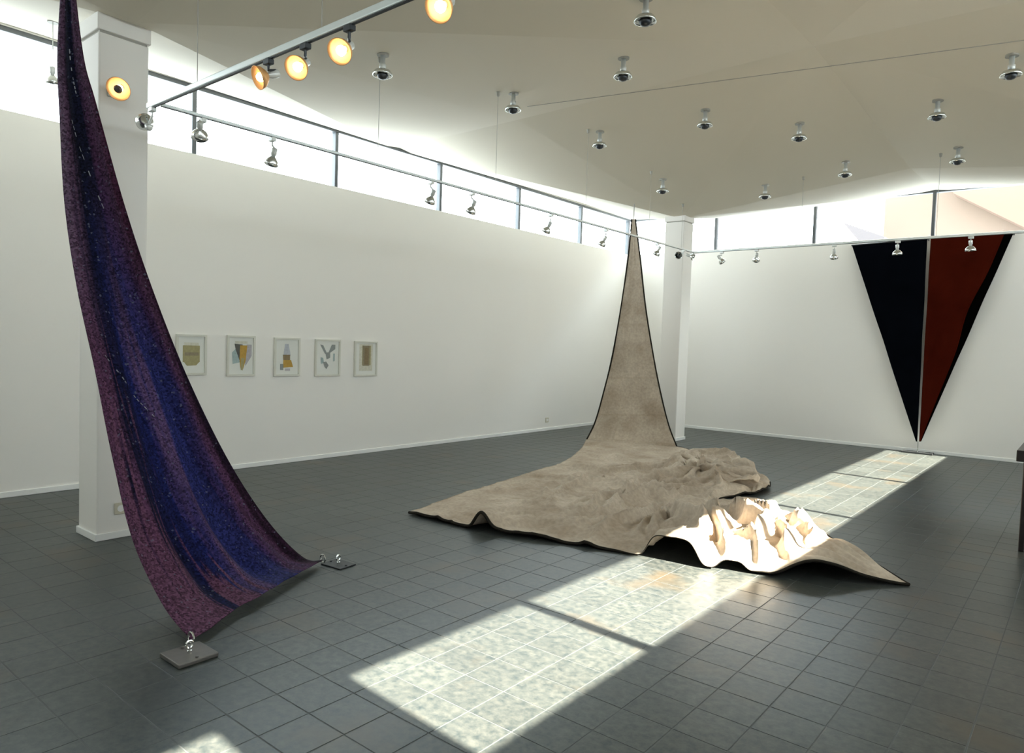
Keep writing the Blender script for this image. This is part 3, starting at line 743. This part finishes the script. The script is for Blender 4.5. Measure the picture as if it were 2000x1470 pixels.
# ------------------------------------------------------------------ sockets
sk = thing('wall_socket', 'small cream socket low on the left wall near the far corner', 'socket', (XA, 10.7, 0.2))
obj('plate', BX((0.001, -0.045, -0.045), (0.012, 0.045, 0.045), 0.004), M['plastic'], sk); obj('insert', lathe([(0.026, 0), (0.026, 0.003)], (1, 0, 0), (0.012, 0, 0), 16), M['skirting'], sk)
sk = thing('wall_socket', 'small cream socket at the foot of the near pillar beside the purple cloth', 'socket', (-5.80, 2.30, 0.23))
obj('plate', BX((0.001, -0.045, -0.045), (0.012, 0.045, 0.045), 0.004), M['plastic'], sk); obj('insert', lathe([(0.026, 0), (0.026, 0.003)], (1, 0, 0), (0.012, 0, 0), 16), M['skirting'], sk)

# ------------------------------------------------------------------ black desk at the right edge
dk = thing('desk', 'black lacquered desk end cut off by the right edge of the picture', 'desk', (0.1, 7.6, 0))
DO = Vector((0.1, 7.6, 0))
def dbox(nm, a, b, bev=0.006): obj(nm, BX(Vector(a)-DO, Vector(b)-DO, bev), M['lacquer'], dk)
dbox('top', (-0.455, 7.24, 0.755), (1.2, 8.0, 0.85)); dbox('side_panel', (-0.405, 7.26, 0.0), (-0.365, 7.98, 0.755)); dbox('side_panel', (1.1, 7.26, 0.0), (1.14, 7.98, 0.755))
dbox('front_panel', (-0.365, 7.30, 0.12), (1.1, 7.33, 0.755), 0.003)

# ------------------------------------------------------------------ lighting rails
RX, RY1, RY2, RZ = -5.1, 2.24, 10.80, 3.19
def rail(name_label, a, b, wires, w_=0.034, h_=0.040):
    a, b = Vector(a), Vector(b); mid = (a+b)/2
    t = thing('light_rail', name_label, 'rail', mid, 'suspended lighting rails')
    along = 'x' if abs(b.x-a.x) > abs(b.y-a.y) else 'y'
    d = b-a; L2 = d.length/2
    if along == 'x':
        obj('rail_body', BX((-L2, -w_/2, -h_/2), (L2, w_/2, h_/2), 0.006), M['rail'], t)
        obj('conductor_slot', BX((-L2, -w_/4, -h_/2-0.004), (L2, w_/4, -h_/2)), M['dark_metal'], t)
    else:
        obj('rail_body', BX((-w_/2, -L2, -h_/2), (w_/2, L2, h_/2), 0.006), M['rail'], t)
        obj('conductor_slot', BX((-w_/4, -L2, -h_/2-0.004), (w_/4, L2, -h_/2)), M['dark_metal'], t)
    for wp in wires:
        wp = Vector(wp)
        zc = ceil_z(wp.x, wp.y)
        wr = obj('suspension_wire', TB([wp-mid+Vector((0, 0, h_/2)), Vector((wp.x, wp.y, zc))-mid], 0.0025, 6), M['wire'], t)
        obj('ceiling_cup', lathe([(0.006, -0.05), (0.016, -0.04), (0.022, 0.0)], (0, 0, 1), Vector((wp.x, wp.y, zc))-mid, 12), M['grey_disc'], wr)
    return t
def ry_at(u, v=None):   # distance along the left rail where it crosses image column u
    lo, hi = 1.5, 12
    for _ in range(50):
        m_ = (lo+hi)/2
        q = px_of((RX, m_, RZ))
        if q is None or q[0] < u: lo = m_
        else: hi = m_
    return (lo+hi)/2
def rx_at(u, y):
    lo, hi = -6.5, 2.5
    for _ in range(50):
        m_ = (lo+hi)/2
        q = px_of((m_, y, RZ))
        if q is None or q[0] < u: lo = m_
        else: hi = m_
    return (lo+hi)/2
rail('silver lighting rail nearest the viewer, running up to the top edge', (RX-0.12, RY1, RZ), (0.9, RY1, RZ), [(rx_at(385, RY1), RY1, RZ), (rx_at(628, RY1), RY1, RZ), (-1.0, RY1, RZ), (0.6, RY1, RZ)])
rail('thin lighting rail along the left wall, in front of the clerestory', (RX, RY1+0.03, RZ), (RX, RY2-0.03, RZ), [(RX, ry_at(u), RZ) for u in (738, 967, 1143, 1267)], 0.022, 0.024)
rail('thin pale lighting rail along the far wall', (RX-0.02, RY2, RZ), (2.4, RY2, RZ), [(rx_at(u, RY2), RY2, RZ) for u in (1330, 1563, 1828)], 0.022, 0.024)

# ------------------------------------------------------------------ lamps
def dish(t, org, d, r, lit, parent_mats=None):
    # socket behind, flared reflector, glowing or dark bulb; d = direction the lamp points
    d = Vector(d).normalized(); org = Vector(org)
    sk_ = obj('socket', lathe([(0.018, -0.105), (0.022, -0.10), (0.022, -0.055), (0.016, -0.045), (0.016, -0.03)], d, org, 14), M['lampwhite'], t, True)
    prof = [(0.018, -0.035), (r*0.55, -0.022), (r*0.86, 0.0), (r, 0.03)]
    obj('reflector', lathe(prof, d, org, 24, 0.003), M['amber'] if lit else M['chrome'], t, True)  # lit dishes go amber: the bulb's glow is put into the reflector colour
    bp = [(0.0, 0.035), (0.015, 0.03), (0.026, 0.015), (0.024, 0.0), (0.014, -0.02)]
    if lit: obj('bulb', lathe(list(reversed(bp)), d, org, 16), M['bulb'], t, True)
    else: obj('bulb', lathe(list(reversed(bp)), d, org, 16), M['dark_metal'], t, True)
def track_lamp(rp, drop, d, label, lit=False, r=0.062, side=Vector((0, 0, 0)), group='spotlights clipped to the rails', cat='spotlight', hh=0.018):
    rp = Vector(rp)
    t = thing('spotlight', label, cat, rp, group)
    obj('adapter', BX((-0.03, -0.018, -hh-0.03), (0.03, 0.018, -hh), 0.004), M['dark_metal'] if lit else M['lampwhite'], t)
    d = Vector(d).normalized()
    head = Vector((0, 0, -drop))+side
    piv = head-d*0.085
    obj('arm', TB([(0, 0, -hh-0.03), Vector((0, 0, -hh-0.06)), piv+Vector((0, 0, 0.02)), piv], 0.008, 8), M['lampwhite'] if not lit else M['dark_metal'], t)
    dish(t, head, d, r, lit)
    return t
tocam = lambda p: (CAM-Vector(p)).normalized()
# near rail, lit lamps
for k, (u, v, lab) in enumerate(((512, 150, 'lit amber spotlight, lowest of the glowing ones on the near rail'), (583, 130, 'lit amber spotlight, second from the low end of the near rail'),
                            (668, 98, 'lit amber spotlight, third from the low end of the near rail'), (862, 12, 'lit amber spotlight cut by the top edge, highest on the near rail'))):
    hp = at_y(u, v, RY1-0.02)
    x = hp.x+0.03
    rp = Vector((x, RY1, RZ))
    d = tocam(hp)*0.85-RIGHT*(0.45 if k else 1.2)-UP*0.25
    track_lamp(rp, RZ-hp.z, d, lab, True, 0.066, Vector((hp.x-x, hp.y-RY1, 0)), hh=0.022)
# lamp on the near pillar
hp = at_x(234, 172, -5.62)
t = thing('spotlight', 'lit amber spotlight with a cap bulb, clamped to the near pillar', 'spotlight', hp, 'spotlights clipped to the rails')
dd = (tocam(hp)*0.9-RIGHT*0.35-UP*0.2).normalized()
obj('bracket', BX((-5.80-hp.x+0.0005, -0.02, -0.03), (-5.80-hp.x+0.02, 0.02, 0.03), 0.003), M['lampwhite'], t)
obj('arm', TB([Vector((-5.78-hp.x, 0, 0)), -dd*0.09], 0.008), M['lampwhite'], t)
dish(t, (0, 0, 0), dd, 0.085, True)
obj('bulb_cap', lathe([(0.0, 0.056), (0.02, 0.053), (0.03, 0.035)], dd, (0, 0, 0), 16), M['steel'], t)
# unlit lamps at the near corner
track_lamp((RX-0.06, RY1, RZ), 0.15, (-0.7, 0.1, 0.4), 'unlit silhouetted spotlight at the near corner of the rails', side=Vector((-0.10, 0.0, 0.04)))
track_lamp((RX, ry_at(396), RZ), 0.12, (-0.6, 0.3, -0.5), 'unlit silhouetted spotlight next to the first window bar', side=Vector((-0.04, 0, 0)))
labs = ['unlit spotlight hanging alone in the second window pane', 'unlit spotlight just left of the third window bar', 'unlit spotlight just right of the third window bar',
        'unlit spotlight midway between fourth and fifth window bars', 'unlit spotlight just right of the fifth window bar', 'unlit spotlight left of the far pillar at the rail corner']
for (u, lab, sx) in zip((532, 842, 922, 1076, 1184, 1284), labs, (0, 0.0, 0, -0.05, -0.05, 0.0)):
    track_lamp((RX, ry_at(u), RZ), 0.20 if u < 1280 else 0.16, (-0.55+sx, 0.1, -0.85), lab, r=0.055, side=Vector((sx, 0, 0)))
hp = at_x(103, 156, -6.9)
t = thing('spotlight', 'small grey unlit spotlight against the window, left edge of the purple cloth', 'spotlight', (hp.x, hp.y, ceil_z(hp.x, hp.y)), 'spotlights clipped to the rails')
dz = ceil_z(hp.x, hp.y)-hp.z
obj('canopy', lathe([(0.04, -0.012), (0.04, 0.01)], (0, 0, 1), (0, 0, 0), 16), M['grey_disc'], t)
obj('stem', TB([(0, 0, 0), (0, 0, -dz+0.09)], 0.004), M['lampwhite'], t)
dish(t, (0, 0, -dz), (-0.2, 0.1, -1), 0.055, False)
# corner lamp with warm reflector
hp = at_y(1301, 487, RY2-0.2)
track_lamp((RX+0.02, RY2-0.45, RZ), 0.10, (0.2, -0.9, -0.3), 'small warm-toned spotlight in front of the far pillar', r=0.06, side=Vector((-0.05, -0.05, 0)))
labs = ['unlit spotlight pointing right beside the far pillar', 'unlit spotlight on the far rail, first right of the far pillar', 'unlit spotlight on the far rail, second right of the far pillar',
        'unlit spotlight just left of the V-shaped hanging', 'white spotlight seen against the black half of the hanging', 'white spotlight seen against the red half of the hanging']
for (u, lab, dv, dr) in zip((1352, 1410, 1478, 1630, 1754, 1897), labs, (0.02, 0.16, 0.16, 0.18, 0.17, 0.17), ((0.7, 0.2, -0.3), (0.3, 0.6, -0.7), (-0.3, 0.6, -0.7), (-.1, .5, -.8), (0, 0.25, -1), (0, 0.25, -1))):
    track_lamp((rx_at(u, RY2), RY2, RZ), max(dv, 0.07), dr, lab, r=0.065 if u > 1700 else 0.055, hh=0.015)

# ceiling lamps
CL = [((748, 106), 'silver ceiling lamp nearest the near lighting rail, left of all others'), ((1262, -4), 'silver ceiling lamp touching the top edge of the picture'), ((1218, 113), 'silver ceiling lamp below the one at the top edge'),
      ((1003, 182), 'warm-tinted ceiling lamp beside the second suspension wire'), ((1378, 215), 'ceiling lamp left below the apex of the ceiling folds'), ((1172, 257), 'ceiling lamp beside the third suspension wire'),
      ((1562, 241), 'ceiling lamp straight below the apex of the ceiling folds'), ((1652, 316), 'ceiling lamp above the window bar left of the V-shaped hanging'), ((1832, 196), 'ceiling lamp high above the V-shaped hanging'),
      ((1977, 108), 'large ceiling lamp at the right edge of the picture'), ((1872, 288), 'small ceiling lamp above the red half of the hanging'), ((1495, 361), 'small ceiling lamp nearest the far wall'),
      ((1295, 350), 'small ceiling lamp above the far pillar')]
for (u, v), lab in CL:
    p = ray_ceil(u, v)
    t = thing('ceiling_lamp', lab, 'ceiling lamp', p, 'ceiling lamps scattered over the folded ceiling')
    obj('canopy', lathe([(0.055, -0.012), (0.055, 0.01)], (0, 0, 1), (0, 0, 0), 20), M['grey_disc'], t)
    obj('stem', lathe([(0.022, 0.0), (0.022, 0.085), (0.03, 0.09), (0.03, 0.13)], (0, 0, -1), (0, 0, 0), 14), M['lampwhite'], t, True)
    obj('reflector', lathe([(0.03, 0.13), (0.07, 0.145), (0.085, 0.165), (0.088, 0.185)], (0, 0, -1), (0, 0, 0), 26, 0.004), M['chrome'], t, True)
    obj('bulb', lathe([(0.02, 0.14), (0.045, 0.165), (0.05, 0.188), (0.035, 0.212), (0.0, 0.222)], (0, 0, -1), (0, 0, 0), 20), M['dark_metal'], t, True)

# thin tube that draws a dark line across the ceiling
a = ray_ceil(1030, 207); b = ray_ceil(2010, 76)
pts = []
for k in range(25):
    q = a.lerp(b, k/24); pts.append(Vector((q.x, q.y, min(q.z, ceil_z(q.x, q.y))-0.006)))
ca = (pts[0]+pts[-1])/2
cb = obj('ceiling_line', TB([p-ca for p in pts], 0.0035, 6), M['grey_disc']); cb.location = ca
tag(cb, 'thin grey cable stretched across the folded ceiling', 'line')

# ------------------------------------------------------------------ neighbouring building seen through the far clerestory
def prism(name, pts, y0, y1, m, parent, org):
    bm = bmesh.new(); f = [bm.verts.new((p[0]-org.x, y0-org.y, p[1])) for p in pts]; g = [bm.verts.new((p[0]-org.x, y1-org.y, p[1])) for p in pts]
    bm.faces.new(f); bm.faces.new(list(reversed(g)))
    for k in range(len(pts)): bm.faces.new((f[k], g[k], g[(k+1) % len(pts)], f[(k+1) % len(pts)]))
    return obj(name, bm, m, parent)
YO = 24.0
q = lambda u, v, y=YO: at_y(u, v, y)
bo = Vector((q(1900, 400).x, YO, 0))
bt = thing('building', 'peach rendered building outside the far clerestory window', 'building', bo)
xl = q(1727, 430).x
prism('facade', [(xl, 0), (xl+16, 0), (xl+16, 12), (xl, 12)], YO, YO+8, M['peach'], bt, bo)
g0, g1 = q(1862, 377, YO-0.6), q(2030, 458, YO-0.6)
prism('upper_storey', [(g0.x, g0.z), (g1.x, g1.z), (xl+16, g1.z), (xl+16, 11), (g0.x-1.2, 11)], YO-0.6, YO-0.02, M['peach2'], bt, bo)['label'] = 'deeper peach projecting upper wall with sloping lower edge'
r0, r1, r2 = q(1646, 434, YO-1.5), q(1728, 462, YO-1.5), q(1680, 474, YO-1.5)
rt = thing('outbuilding', 'low outbuilding with a grey-pink sloping roof outside the far window', 'building', (r2.x, YO-1.5, 0))
ro = Vector((r2.x, YO-1.5, 0))
prism('roof', [(r0.x, r0.z), (r1.x, r1.z), (r1.x, r2.z), (r2.x, r2.z)], YO-1.5, YO-0.9, M['greyroof'], rt, ro)
prism('walls', [(r2.x, 0), (r1.x, 0), (r1.x, r2.z-0.01), (r2.x, r2.z-0.01)], YO-1.4, YO-1.0, M['wall'], rt, ro)
